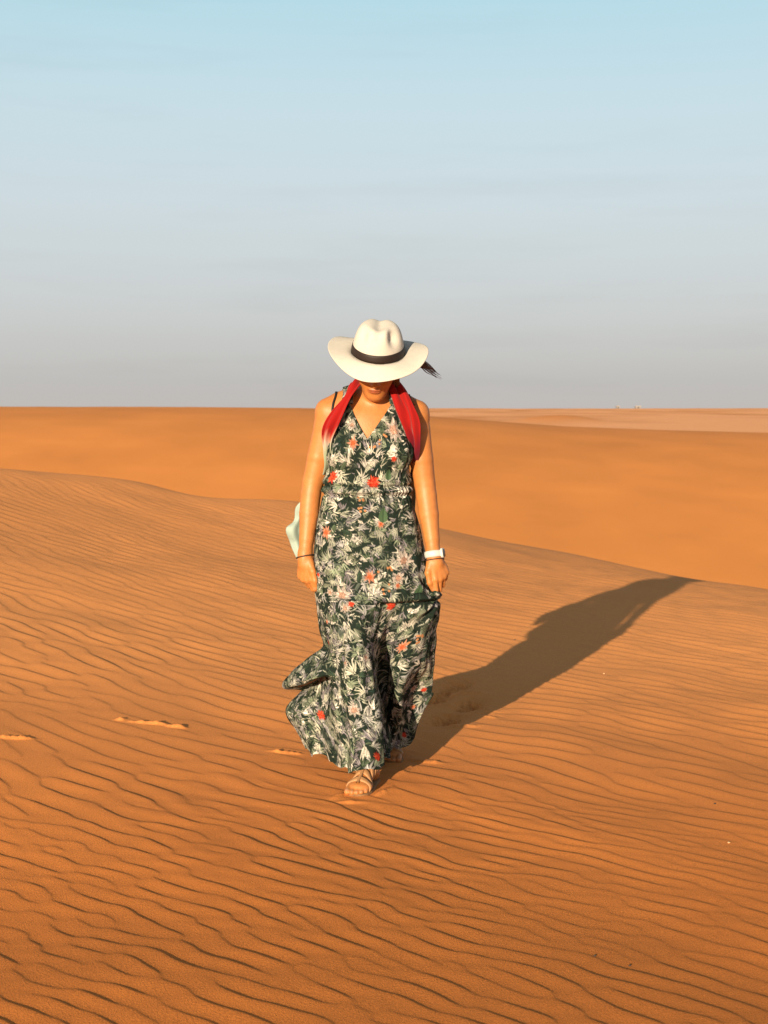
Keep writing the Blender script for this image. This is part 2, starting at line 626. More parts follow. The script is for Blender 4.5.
def build_hand(wrist, down, across, palm_n, flex_sets, thumb):
    dn = nrm(down)
    ac = np.asarray(across, float); ac = nrm(ac - dn * (ac @ dn))
    n = np.cross(dn, ac)
    if n @ np.asarray(palm_n, float) < 0:
        n = -n
    W = np.asarray(wrist, float)
    m = np.stack([ac, n, dn])
    pr = [Cone(W - dn * .01, W + dn * .025, .024, .027, .02),
          Ell(W + dn * .052, (.040, .0155, .045), m, .014),
          Ell(W + dn * .040 - ac * .020 + n * .008, (.018, .016, .030), m, .014)]   # thumb pad
    offs = (-.030, -.010, .010, .028)
    lens = ((.041, .025, .021), (.045, .029, .022), (.042, .027, .021), (.033, .020, .019))
    rad = ((.0100, .0092, .0084, .0070), (.0102, .0094, .0085, .0070), (.0098, .0090, .0082, .0068), (.0088, .0080, .0073, .0062))
    mcp = (.083, .088, .084, .074)
    for o, L, rr, b, fx, i in zip(offs, lens, rad, mcp, flex_sets, range(4)):
        base = W + dn * b + ac * o
        pr.append(Cone(W + dn * .045 + ac * o * .8, base, .0095, rr[0] + .0008, .008))
        fan = dn + ac * (o * 2.0)
        bones, tip = finger(base, fan, n, L, [R(a) for a in fx], rr)
        pr += bones
        JOINTS.append((base, .011))
        for q in bones[1:]:
            JOINTS.append((q.a, .008))
        dl = nrm(bones[-1].b - bones[-1].a)
        back = nrm(np.cross(dl, ac)); back = back if back @ n < 0 else -back
        NAILS.append((tip + back * .005 - dl * .002, .0062))
    p = [W + dn * t[0] + ac * t[1] + n * t[2] for t in thumb]
    rr = (.0150, .0118, .0102, .0078)
    for a, b, r0, r1 in zip(p[:-1], p[1:], rr[:-1], rr[1:]):
        pr.append(Cone(a, b, r0, r1, .006))
    NAILS.append((p[-1] - n * .006, .0075))
    return pr


# arm on the left of the picture
sL, eL, wL = at(329.5, 412, 5.01), at(311.5, 487, 5.03), at(305, 557, 4.985)
along = lambda a, b, t: a + (b - a) * t
arm_l = [Limb([sL, along(sL, eL, .2), along(sL, eL, .6), along(sL, eL, .93), along(eL, wL, .10), along(eL, wL, .38), along(eL, wL, .75), wL],
              [.0425, .0455, .0425, .0385, .0380, .0365, .0280, .0225], .028)]
hand_l = build_hand(wL, (.02, -.05, -1), (-.72, .62, .06), (.62, .72, 0),
                    ((24, 52, 36), (40, 60, 40), (48, 62, 42), (52, 62, 44)),
                    ((.014, -.020, .002), (.052, -.041, -.002), (.088, -.046, .004), (.116, -.040, .014)))
# arm on the right of the picture
sR, eR, wR = at(416, 414, 5.01), at(425.5, 489, 5.02), at(434, 556, 4.965)
arm_r = [Limb([sR, along(sR, eR, .2), along(sR, eR, .6), along(sR, eR, .93), along(eR, wR, .10), along(eR, wR, .38), along(eR, wR, .75), wR],
              [.0425, .0455, .0430, .0395, .0390, .0375, .0285, .0225], .028)]
hand_r = build_hand(wR, (.36, -.08, -1), (.80, .55, .30), (-.55, .80, 0),
                    ((20, 44, 34), (34, 56, 40), (42, 60, 40), (48, 60, 42)),
                    ((.014, -.020, .004), (.050, -.046, .006), (.088, -.050, .012), (.116, -.042, .022)))

# legs: the near foot is planted in front, the other one trails
GZ = ground1(-.07, 4.76)
GZ2 = ground1(.015, 5.12)


def leg(hip, knee, ankle, toe_dir, gz, k=.03):
    hip, knee, ankle = map(np.asarray, (hip, knee, ankle))
    t = nrm((toe_dir[0], toe_dir[1], 0))
    s = np.array([-t[1], t[0], 0])
    m = np.stack([s, t, (0, 0, 1)])
    heel = np.array([ankle[0], ankle[1], gz]) - t * .030
    pr = [Cone(hip, knee, .078, .048, .04), Cone(knee, knee + (ankle - knee) * .3, .047, .047, .03),
          Cone(knee + (ankle - knee) * .28, ankle, .047, .031, .03),
          Ell(heel + np.array([0, 0, .030]), (.029, .034, .030), m, .02),
          Cone(np.array([ankle[0], ankle[1], gz + .066]) + t * .012, heel + t * .125 + np.array([0, 0, .030]), .033, .024, .02),
          Ell(heel + t * .145 + np.array([0, 0, .024]), (.042, .042, .019), m, .02)]
    for o, L, r, b in ((-.030, .040, .0125, .168), (-.011, .036, .0095, .176), (.005, .032, .009, .174), (.019, .028, .0086, .168), (.031, .022, .0082, .158)):
        a = heel + t * b + s * o * toe_dir[2] + np.array([0, 0, .018])
        q = a + t * L * .7 - np.array([0, 0, .005])
        pr.append(Cone(a, q, r, r * .92, .005))
        NAILS.append((q + t * r * .35 + np.array([0, 0, r * .8]), r * .72))
    return pr, heel, t, s


ankF = at(369.5, 760, 4.745); ankF[2] = GZ + .085
ankB = at(393, 742, 5.25); ankB[2] = GZ2 + .085
leg_f, heelF, tF, sF = leg(at(352, 560, 5.02), at(354, 664, 4.86), ankF, (-.30, -1, 1), GZ)
leg_b, heelB, tB, sB = leg(at(390, 560, 5.06), at(394, 662, 5.20), ankB, (-.06, -1, -1), GZ2)

body_prims = torso + neck + head_prims + arm_l + arm_r + leg_f + leg_b + hand_l + hand_r
bv, bf = surface(body_prims, (-.40, 4.52, min(GZ, GZ2) - .02), (.34, 5.36, 1.64), .0032)
# skin tones: lips, nails, creases of the knuckles
skin = np.tile(np.array([.42, .155, .041]), (len(bv), 1))
mott = fbm(bv[:, 0] * 26 + bv[:, 1] * 9, bv[:, 2] * 26, 3)
skin *= (1 + .05 * mott)[:, None]


def paint(c, rad_, colr, power=1.0):
    d = np.linalg.norm(bv - np.asarray(c), axis=1)
    w = (np.clip(1 - d / rad_, 0, 1) ** .6 * power)[:, None]
    skin[:] = skin * (1 - w) + np.array(colr) * w


q = (bv - HEAD) @ HM.T
lip = np.exp(-((q[:, 0] / .024) ** 4) - (((q[:, 2] + .0535) / .0105) ** 4)) * (q[:, 1] > .07)
skin[:] = skin * (1 - .8 * lip)[:, None] + np.array([.22, .045, .025]) * (.8 * lip)[:, None]
for s_ in (-1, 1):
    w = np.exp(-(((q[:, 0] - s_ * .031) / .022) ** 4) - (((q[:, 2] - .034) / .0045) ** 4)) * (q[:, 1] > .05)
    skin[:] = skin * (1 - .8 * w)[:, None] + np.array([.05, .025, .015]) * (.8 * w)[:, None]
    paint(hp(s_ * .031, .083, .010), .008, (.04, .02, .012), .9)
for c, r_n in NAILS:
    paint(c, r_n, (.38, .19, .11), .8)
for c, r_n in JOINTS:
    paint(c, r_n, (.28, .095, .033), .35)

FEET_Z = GZ
print('GZ', GZ, GZ2)
person = bpy.data.objects.new('person', None)
person.location = (-.05, 4.95, GZ)
COL.objects.link(person)
bpy.context.view_layer.update()
person['label'] = 'woman walking over rippled sand, head bowed, white hat, red scarf, long green floral dress'
person['category'] = 'person'

m_skin = material('skin', rough=.50, spec=.42, attr=True, bump=(.22, 190, .003), vary=.07, vscale=55, sss=.06)
body = new_mesh('body', bv, bf, m_skin, person, colors=skin)
sm_ = body.modifiers.new('smooth', 'SMOOTH'); sm_.factor = .5; sm_.iterations = 2

# ---------------------------------------------------------------- the dress
J = 20
# rows of (px, py, Y) for the columns -6 .. 5 round the front, left silhouette to right silhouette
def ellipse_row(cx, py, cy, a, b):
    """all 20 columns as an ellipse, column 0 at the front"""
    out = []
    for j in range(J):
        t = 2 * math.pi * j / J
        c = at(cx, py, cy)
        out.append(c + np.array([a * math.sin(t), -b * math.cos(t), 0]))
    return np.array(out)


def front_row(pts, back_bulge=.12, back_drop=0.0):
    P = np.zeros((J, 3))
    fr = [at(*p) for p in pts]
    for i, p in enumerate(fr):
        P[(i - 6) % J] = p
    a, b = P[5], P[14]
    for i in range(1, 9):
        t = i / 9
        p = a * (1 - t) + b * t
        p = p + np.array([0, back_bulge * math.sin(math.pi * t), -back_drop * math.sin(math.pi * t)])
        P[5 + i] = p
    return P


KP = 5.0 / F
rows = [
    ellipse_row(367, 492, 5.005, .160, .108),
    ellipse_row(367, 506, 5.005, .175, .122),
    ellipse_row(367.5, 528, 5.01, .196, .140),
    ellipse_row(370, 560, 5.01, .214, .156),
    ellipse_row(375, 590, 5.01, .226, .166),
]
# left(-6)      -5            -4            -3            -2            -1            0             1             2             3             4             5
rows += [
    front_row([(319, 603, 5.10), (317, 603, 5.01), (320, 603, 4.93), (330, 603, 4.87), (345, 603, 4.83), (360, 603, 4.825), (375, 603, 4.84),
               (388, 602, 4.865), (402, 601, 4.875), (418, 600, 4.885), (432, 599, 4.92), (439, 599, 5.00)], .15),
    front_row([(322, 630, 5.10), (320, 630, 5.02), (323, 630, 4.94), (331, 630, 4.86), (345, 630, 4.81), (359, 630, 4.805), (372, 630, 4.84),
               (382, 630, 4.90), (393, 630, 4.925), (410, 630, 4.90), (427, 630, 4.93), (438, 630, 5.02)], .15),
    front_row([(324, 646, 5.10), (324, 646, 5.03), (326, 646, 4.95), (333, 648, 4.86), (345, 650, 4.80), (359, 650, 4.79), (371, 650, 4.83),
               (379, 650, 4.93), (390, 650, 4.97), (408, 650, 4.91), (426, 652, 4.94), (437, 652, 5.04)], .15),
    front_row([(297, 667, 5.13), (311, 660, 5.02), (325, 656, 4.93), (333, 664, 4.865), (345, 668, 4.795), (359, 668, 4.78), (372, 668, 4.82),
               (378, 668, 4.97), (387, 668, 5.03), (404, 668, 4.93), (421, 668, 4.975), (436, 670, 5.06)], .16),
    front_row([(284, 686, 5.12), (297, 686, 4.95), (317, 678, 4.88), (332, 676, 4.86), (345, 684, 4.79), (359, 684, 4.775), (373, 684, 4.815),
               (378, 684, 4.99), (387, 684, 5.07), (402, 682, 4.93), (416, 682, 5.04), (435, 682, 5.08)], .16),
    front_row([(305, 689, 5.20), (314, 684, 5.12), (325, 676, 5.03), (332, 686, 4.90), (345, 697, 4.79), (359, 697, 4.77), (376, 697, 4.81),
               (381, 697, 5.00), (387, 697, 5.09), (400, 695, 4.96), (413, 694, 5.06), (433, 691, 5.10)], .16),
    front_row([(288, 709, 5.16), (299, 708, 5.04), (318, 708, 4.955), (333, 712, 4.86), (346, 714, 4.77), (360, 714, 4.745), (378, 714, 4.785),
               (382, 713, 5.00), (388, 711, 5.10), (400, 708, 5.00), (412, 706, 5.09), (434, 693, 5.11)], .15),
    front_row([(297, 726, 5.14), (308, 730, 5.00), (321, 734, 4.93), (334, 738, 4.84), (347, 740, 4.765), (361, 740, 4.69), (379, 739, 4.72),
               (383, 735, 5.00), (389, 731, 5.09), (399, 728, 5.07), (409, 726, 5.10), (428, 702, 5.13)], .13),
    front_row([(306, 741, 5.12), (316, 754, 4.99), (327, 764, 4.92), (336, 769, 4.83), (348, 768, 4.73), (361, 765, 4.66), (379, 761, 4.69),
               (384, 756, 4.98), (388, 748, 5.08), (396, 746, 5.09), (410, 738, 5.11), (421, 714, 5.15)], .10),
]
NET = np.array(rows)                       # rows x J x 3


def cr_basis(t):
    t2 = t * t; t3 = t2 * t
    return np.stack([-.5 * t + t2 - .5 * t3, 1 - 2.5 * t2 + 1.5 * t3, .5 * t + 2 * t2 - 1.5 * t3, -.5 * t2 + .5 * t3], -1)


def resample(P, n, closed, axis):
    P = np.moveaxis(P, axis, 0)
    m = len(P)
    if closed:
        s = np.arange(n) / n * m
        i = np.floor(s).astype(int); B = cr_basis(s - i)
        ids = [(i + k) % m for k in (-1, 0, 1, 2)]
    else:
        s = np.linspace(0, m - 1, n)
        i = np.minimum(np.floor(s).astype(int), m - 2); B = cr_basis(s - i)
        ids = [np.clip(i + k, 0, m - 1) for k in (-1, 0, 1, 2)]
    out = sum(B[:, k].reshape(-1, *([1] * (P.ndim - 1))) * P[ids[k]] for k in range(4))
    return np.moveaxis(out, 0, axis)


NC, NR = 960, 540
S = resample(resample(NET, NR, False, 0), NC, True, 1)       # NR x NC x 3
row_id = np.linspace(0, len(rows) - 1, NR)

# bodice: cast from the axis on to the torso, in the same angles as the columns
NB = 170
tht = 2 * np.pi * np.arange(NC) / NC
sx, cxn = np.sin(tht), -np.cos(tht)
z_w = at(367, 492, 5)[2]
zz = lambda py, Y=4.95: at(370, py, Y)[2]
# neckline / armhole height by angle (degrees from the front, + towards the right of the picture)
ang = np.degrees((tht + np.pi) % (2 * np.pi) - np.pi)
na = np.array([-180, -140, -118, -104, -90, -82, -74, -66, -50, -24, -2, 0, 28, 60, 67, 75, 84, 94, 106, 120, 140, 180.])
nz = np.array([420, 422, 426, 440, 444, 440, 431, 412, 401, 420, 438, 438, 420, 402, 408, 428, 440, 446, 440, 428, 422, 420.])
ztop = np.interp(ang, na, [zz(v) for v in nz])
v = np.linspace(0, 1, NB)
Zb = z_w + (ztop[None, :] - z_w) * v[:, None]
axx = at(368, 450, 5)[0]; axy = 5.005
rs = np.linspace(.03, .30, 110)
tor_f = np.zeros((NB, NC))
for i0 in range(0, NB, 10):
    z_ = Zb[i0:i0 + 10]
    X = axx + rs[:, None, None] * sx[None, None, :]
    Y = axy + rs[:, None, None] * cxn[None, None, :]
    Pq = np.stack(np.broadcast_arrays(X, Y, z_[None]), -1)
    f = field_at(torso, Pq) - .009
    neg = f < 0
    last = neg.shape[0] - 1 - np.argmax(neg[::-1], axis=0)
    last = np.clip(last, 0, len(rs) - 2)
    fa = np.take_along_axis(f, last[None], 0)[0]; fb = np.take_along_axis(f, last[None] + 1, 0)[0]
    t = np.clip(fa / np.where(np.abs(fa - fb) > 1e-6, fa - fb, 1), 0, 1)
    tor_f[i0:i0 + 10] = rs[last] + t * (rs[1] - rs[0])
ker = np.exp(-np.linspace(-2, 2, 9) ** 2); ker /= ker.sum()
for _ in range(2):
    tor_f = sum(k_ * np.roll(tor_f, s_, 1) for k_, s_ in zip(ker, range(-4, 5)))
    tor_p = np.pad(tor_f, ((4, 4), (0, 0)), mode='edge')
    tor_f = sum(k_ * tor_p[i:i + NB] for i, k_ in enumerate(ker))
Bd = np.stack([axx + tor_f * sx, axy + tor_f * cxn, Zb], -1)
w0 = S[0]
mix = (1 - sstep(0, .42, v))[:, None, None]
full = Bd[0] - w0
Bd = Bd - full[None] * mix
G = np.concatenate([Bd[::-1][:-1], S], 0)                     # from the neckline down to the hem
GR = len(G)
rid = np.concatenate([np.linspace(-3, 0, NB)[:-1], row_id])    # row coordinate: 0 at the waist, 13 at the hem

# arc lengths for the print
du = np.linalg.norm(np.roll(G, -1, 1) - G, axis=2)
U = np.concatenate([np.zeros((GR, 1)), np.cumsum(du, 1)[:, :-1]], 1)
tot = du.sum(1, keepdims=True)
U = np.where(U > tot / 2, U - tot, U)
dv = np.linalg.norm(np.diff(G, axis=0), axis=2)
Vv = np.concatenate([np.zeros((1, NC)), np.cumsum(dv, 0)], 0)
Vv = Vv - Vv[NB - 1:NB]                                        # 0 at the waist


def relax_uv(G, step=10, iters=700):
    """flatten the cloth: springs on a coarse grid cut open down the back"""
    order = (np.arange(NC) + NC // 2) % NC                     # starts and ends at the back seam
    ci = np.append(np.arange(0, NC, step), NC - 1)
    ri = np.unique(np.append(np.arange(0, GR, step), GR - 1))
    P = G[ri][:, order[ci]]
    Q = np.stack([U[ri][:, order[ci]], Vv[ri][:, order[ci]]], -1)
    w_row = np.argmin(np.abs(ri - (NB - 1)))
    keep = Q[w_row].copy()
    offs = [(0, 1), (1, 0), (1, 1), (1, -1), (0, 2), (2, 0)]
    nr, nc = P.shape[:2]
    for it in range(iters):
        acc = np.zeros_like(Q); cnt = np.zeros((nr, nc, 1))
        for dr, dc in offs:
            a = (slice(0, nr - dr), slice(max(0, -dc), nc - max(0, dc)))
            b = (slice(dr, nr), slice(max(0, dc), nc + min(0, dc)))
            L = np.linalg.norm(P[b] - P[a], axis=-1)
            d = Q[b] - Q[a]
            l = np.linalg.norm(d, axis=-1) + 1e-9
            m_ = (d * (.5 * (l - L) / l)[..., None])
            acc[a] += m_; acc[b] -= m_
            cnt[a] += 1; cnt[b] += 1
        Q = Q + .9 * acc / cnt
        Q[w_row] = keep
    # back to the full grid
    def up(A):
        t = np.empty((len(ri), NC)); inv = np.empty(NC, int)
        for i in range(len(ri)):
            t[i, order] = np.interp(np.arange(NC), ci, A[i])
        o = np.empty((GR, NC))
        for j in range(NC):
            o[:, j] = np.interp(np.arange(GR), ri, t[:, j])
        return o
    return up(Q[..., 0]), up(Q[..., 1])


U0 = U
U, Vv = relax_uv(G)
# folds
gx = np.roll(G, -1, 1) - np.roll(G, 1, 1)
gz_ = np.gradient(G, axis=0)
Nn = np.cross(gx, gz_); Nn /= np.linalg.norm(Nn, axis=2, keepdims=True) + 1e-9
cen = G.mean(1, keepdims=True)
if ((Nn * (G - cen)).sum(2).mean()) < 0:
    Nn = -Nn
dn_ = np.clip(rid, -3, 13)[:, None]
uu = U / np.maximum(tot, .5) * 1.5
gather = .0028 * np.sin(uu * 210 + 2.5 * vnoise(uu * 12, Vv * 8)) * np.exp(-((Vv - .012) / .035) ** 2)
belt = .009 * np.exp(-((Vv + .008) / .012) ** 2) + .006 * np.exp(-((Vv + .045) / .020) ** 2) - .006 * np.exp(-((Vv + .024) / .005) ** 2) - .007 * np.exp(-((Vv - .012) / .006) ** 2)
soft = (.0045 * vnoise(uu * 17, Vv * 3.2 + 5) + .003 * vnoise(uu * 38 + 9, Vv * 6)) * sstep(0, 2, dn_)
soft2 = (.019 * vnoise(uu * 13 + 31, Vv * 1.6 + uu * 3) + .013 * vnoise(uu * 27 + 3, Vv * 2.6 - uu * 4) + .004 * vnoise(uu * 60 + 8, Vv * 7)) * sstep(4.5, 9, dn_)
bod = (.0030 * vnoise(uu * 26, Vv * 12 + uu * 12) + .0016 * vnoise(uu * 70, Vv * 20 - uu * 30)) * sstep(0, -.4, dn_)
# the seam of the lower tier, bunched towards the hand that holds it
seam_y = at(400, 601, 4.9)[2]
front_r = ((U > .03) & (U < .36)).astype(float)
sz = G[..., 2] - seam_y
tier = (.012 * np.exp(-((sz - .012) / .012) ** 2) - .010 * np.exp(-((sz + .010) / .008) ** 2)) * sstep(.0, .06, U) * sstep(.42, .30, U) * (np.abs(dn_ - 5) < 2)
hold = at(440, 598, 4.96)
dh = np.linalg.norm(G - hold, axis=2)
ang_h = np.arctan2(G[..., 2] - hold[2], -(G[..., 0] - hold[0]))
radial = .010 * np.sin(ang_h * 11 + 1.0 + 1.5 * vnoise(dh * 14, ang_h * 2)) * np.exp(-(dh / .17) ** 2) * sstep(0, .03, dh)
hemw = .004 * np.sin(uu * 60 + 3 * vnoise(uu * 8, uu * 0)) * sstep(11.5, 13, dn_)
G[..., 2] += (.022 * vnoise(uu * 15 + 2, uu * 0 + 4) + .012 * vnoise(uu * 36 + 2, uu * 0 + 9)) * sstep(9.5, 13, dn_)
G = G + Nn * (gather + belt + soft + soft2 + bod + tier + radial + hemw)[..., None]

# the cloth stays clear of the legs under it
_lo, _hi = np.array([-.35, 4.6, -.1]), np.array([.3, 5.4, .8])
_m = (G[..., 2] < .85)
Pm = G[_m]
for _ in range(5):
    legs_ = leg_f[:3] + leg_b[:3]
    f = field_at(legs_, Pm) - .010
    bad = f < 0
    if not bad.any():
        break
    e_ = 1e-3
    gr = np.stack([field_at(legs_, Pm[bad] + d_) - .010 - f[bad] for d_ in np.eye(3) * e_], -1)
    gr /= np.linalg.norm(gr, axis=1, keepdims=True) + 1e-9
    Pm[bad] = Pm[bad] - gr * f[bad][:, None]
G[_m] = Pm

# ---- the print: leaves and flowers laid down one over another in cloth coordinates
PXM = 900.0
UW, V0, VH = 1.25, -.46, 1.75
TW, THh = int(2 * UW * PXM), int(VH * PXM)
prn = np.empty((THh, TW, 3), dtype=np.float32)
prn[:] = (.013, .020, .015)
prg = np.random.default_rng(21)


def stamp(u, v_, L, W, a, colr, bend=0.0, shade=.35, rib=True, edge=0.0):
    """one leaf or petal: length L, width W, pointing along angle a"""
    if edge:
        stamp(u - math.cos(a) * L * .05, v_ - math.sin(a) * L * .05, L * 1.10, W + edge, a, (.006, .011, .009), bend, 0, False)
    r = L * 1.1
    x0, x1 = int((u - r + UW) * PXM), int((u + r + UW) * PXM) + 2
    y0, y1 = int((v_ - r - V0) * PXM), int((v_ + r - V0) * PXM) + 2
    x0, y0 = max(x0, 0), max(y0, 0); x1, y1 = min(x1, TW), min(y1, THh)
    if x1 <= x0 or y1 <= y0:
        return
    xs = (np.arange(x0, x1) / PXM - UW - u)[None, :]
    ys = (np.arange(y0, y1) / PXM + V0 - v_)[:, None]
    ca, sa = math.cos(a), math.sin(a)
    p_ = xs * ca + ys * sa; q_ = -xs * sa + ys * ca
    t = p_ / L
    q_ = q_ - bend * L * t * t
    hw = W * np.sqrt(np.clip(t, 0, 1)) * np.clip(1 - t, 0, 1) * 2.4
    m = (t > 0) & (t < 1) & (np.abs(q_) < hw)
    c = np.array(colr, dtype=np.float32)
    k = 1 - shade * np.clip(t, 0, 1) + shade * .5
    k = k * np.where(q_ > 0, 1.12, .85)
    if rib:
        k = np.where(np.abs(q_) < W * .12, k * .6, k)
    win = prn[y0:y1, x0:x1]
    win[m] = (c * k[..., None])[m]


GREENS = [(.060, .080, .050), (.026, .042, .028), (.100, .115, .080), (.150, .160, .115), (.016, .030, .024), (.065, .078, .064)]
PALES = [(.39, .38, .30), (.29, .29, .23), (.49, .46, .40), (.19, .22, .15), (.26, .25, .24), (.19, .17, .18), (.43, .40, .34)]


def pick(lst):
    c = lst[prg.integers(len(lst))]
    return tuple(np.array(c) * prg.uniform(.8, 1.2))


area = [(prg.uniform(-UW, UW), prg.uniform(V0, V0 + VH)) for _ in range(7000)]
for u, v_ in area:                                             # dim undergrowth
    stamp(u, v_, prg.uniform(.014, .034), prg.uniform(.0012, .0028), prg.uniform(0, 6.28), pick(GREENS), prg.uniform(-.5, .5))
for _ in range(7000):                                          # fans of narrow leaves
    u, v_ = prg.uniform(-UW, UW), prg.uniform(V0, V0 + VH)
    pale = prg.random() < .66
    L = prg.uniform(.020, .056); a0 = prg.uniform(0, 6.28); sp = prg.uniform(.7, 2.6); n_ = prg.integers(4, 9)
    c = pick(PALES if pale else GREENS); W = prg.uniform(.0020, .0040); bd = prg.uniform(-.5, .5)
    for i in range(n_):
        stamp(u + prg.normal(0, .0015), v_ + prg.normal(0, .0015), L * prg.uniform(.7, 1.1), W, a0 + sp * (i / n_ - .5), np.array(c) * prg.uniform(.65, 1.25), bd, .5, False, .0008)
for _ in range(140):                                           # broad leaves
    u, v_ = prg.uniform(-UW, UW), prg.uniform(V0, V0 + VH)
    stamp(u, v_, prg.uniform(.03, .06), prg.uniform(.006, .011), prg.uniform(0, 6.28), pick(GREENS), prg.uniform(-.3, .3), edge=.0015)
for _ in range(4500):                                          # bright slivers of leaf edge
    u, v_ = prg.uniform(-UW, UW), prg.uniform(V0, V0 + VH)
    stamp(u, v_, prg.uniform(.012, .032), prg.uniform(.0012, .0024), prg.uniform(0, 6.28), pick(PALES), prg.uniform(-.8, .8), rib=False, edge=.0006)
for _ in range(700):                                           # dark gaps
    u, v_ = prg.uniform(-UW, UW), prg.uniform(V0, V0 + VH)
    stamp(u, v_, prg.uniform(.012, .030), prg.uniform(.0014, .0034), prg.uniform(0, 6.28), (.005, .010, .008), prg.uniform(-.6, .6), rib=False)


def bloom(u, v_, r, kind):
    if kind == 'lily':                                         # big white and blush petals
        for ring, (k, n_) in enumerate(((1.0, 8), (.72, 7), (.45, 6))):
            a0 = prg.uniform(0, 6.28)
            for i in range(n_):
                c = np.array((.44, .37, .32)) * prg.uniform(.85, 1.1) if ring < 2 else np.array((.42, .25, .18)) * prg.uniform(.9, 1.1)
                stamp(u, v_, r * k * prg.uniform(.8, 1.15), r * .21, a0 + i * 6.283 / n_, c * prg.uniform(.75, 1.05), prg.uniform(-.3, .3), .3, True, .0008)
    elif kind == 'red':
        for ring, (k, n_) in enumerate(((1.0, 13), (.75, 11), (.5, 8), (.3, 6))):
            a0 = prg.uniform(0, 6.28)
            for i in range(n_):
                c = np.array((.44, .034, .016)) * prg.uniform(.7, 1.15) if (i + ring) % 3 else np.array((.46, .085, .04))
                stamp(u, v_, r * k * prg.uniform(.8, 1.1), r * .17, a0 + i * 6.283 / n_, c, prg.uniform(-.3, .3), .3)
    elif kind == 'coral':
        for ring, (k, n_) in enumerate(((1.0, 9), (.7, 8), (.42, 6))):
            a0 = prg.uniform(0, 6.28)
            for i in range(n_):
                c = np.array(((.44, .21, .14), (.43, .15, .08), (.40, .09, .035))[ring]) * prg.uniform(.85, 1.1)
                stamp(u, v_, r * k * prg.uniform(.75, 1.1), r * .14, a0 + i * 6.283 / n_, c, prg.uniform(-.3, .3), .3)
    elif kind == 'berry':
        for i in range(4):
            uu_, vv_ = u + prg.normal(0, r), v_ + prg.normal(0, r)
            for a in np.arange(0, 6.28, 1.05):
                stamp(uu_, vv_, .0055, .0026, a, (.38, .17, .075), 0, .1, False)
    elif kind == 'cactus':
        stamp(u, v_ + r, r * 2, r * .62, -1.57, (.055, .095, .048), .05, .2)


# blooms where the photograph shows them: nearest front-facing point of the cloth
fz = Nn[..., 1] < -.15
fi = np.argwhere(fz)


def cloth_uv(px, py):
    t_ = G[fz]
    sx_ = 384 + F * t_[:, 0] / (t_[:, 1] * math.cos(PITCH) - (t_[:, 2] - CZ) * math.sin(PITCH))
    sy_ = 512 - F * (t_[:, 1] * math.sin(PITCH) + (t_[:, 2] - CZ) * math.cos(PITCH)) / (t_[:, 1] * math.cos(PITCH) - (t_[:, 2] - CZ) * math.sin(PITCH))
    i = np.argmin((sx_ - px) ** 2 + (sy_ - py) ** 2 + 40 * (t_[:, 1] - 4.8))
    a, b = fi[i]
    return U[a, b], Vv[a, b]


known = [(394, 430, .048, 'lily'), (352, 425, .022, 'lily'), (404, 560, .040, 'lily'), (398, 578, .030, 'lily'), (342, 596, .040, 'lily'), (345, 608, .024, 'lily'),
         (353, 443, .030, 'coral'), (326, 532, .030, 'coral'), (370, 577, .028, 'coral'), (381, 524, .018, 'coral'), (402, 647, .032, 'coral'), (398, 586, .016, 'coral'),
         (333, 477, .028, 'red'), (373, 482, .030, 'red'), (394, 459, .013, 'red'), (351, 604, .015, 'red'), (391, 606, .022, 'red'), (328, 643, .014, 'red'),
         (321, 715, .026, 'red'), (327, 622, .011, 'coral'), (424, 690, .014, 'red'), (413, 707, .012, 'coral'), (378, 757, .016, 'red'), (404, 735, .013, 'red'),
         (366, 658, .020, 'lily'), (354, 710, .026, 'lily'), (390, 697, .018, 'lily'), (330, 592, .02, 'lily'), (345, 663, .017, 'lily'), (318, 575, .010, 'red'),
         (375, 448, .012, 'berry'), (361, 502, .011, 'berry'), (388, 570, .014, 'berry'), (384, 436, .01, 'berry'), (334, 432, .014, 'berry'), (384, 590, .01, 'berry'), (361, 511, .009, 'berry'),
         (388, 474, .022, 'cactus'), (383, 515, .03, 'cactus'), (418, 592, .03, 'cactus'), (420, 637, .012, 'berry'), (415, 640, .02, 'berry')]
for px, py, r, kd in known:
    u, v_ = cloth_uv(px, py)
    bloom(u, v_, r, kd)
for _ in range(46):                                            # the back of the dress carries the same print
    u = prg.uniform(.42, 1.1) * (1 if prg.random() < .5 else -1)
    bloom(u, prg.uniform(V0, V0 + VH), prg.uniform(.014, .036), ('lily', 'coral', 'red', 'berry')[prg.integers(4)])


def print_at(U_, V_):
    x = np.clip((U_ + UW) * PXM, 0, TW - 2); y = np.clip((V_ - V0) * PXM, 0, THh - 2)
    xi = x.astype(int); yi = y.astype(int); fx = (x - xi)[..., None]; fy = (y - yi)[..., None]
    return (prn[yi, xi] * (1 - fx) + prn[yi, xi + 1] * fx) * (1 - fy) + (prn[yi + 1, xi] * (1 - fx) + prn[yi + 1, xi + 1] * fx) * fy


m_cloth = material('floral_cotton', rough=.9, spec=.05, attr=True, bump=(.25, 600, .002))
dress = new_mesh('dress', G, grid_faces(GR, NC, True), m_cloth, person, colors=print_at(U, Vv).reshape(-1, 3))


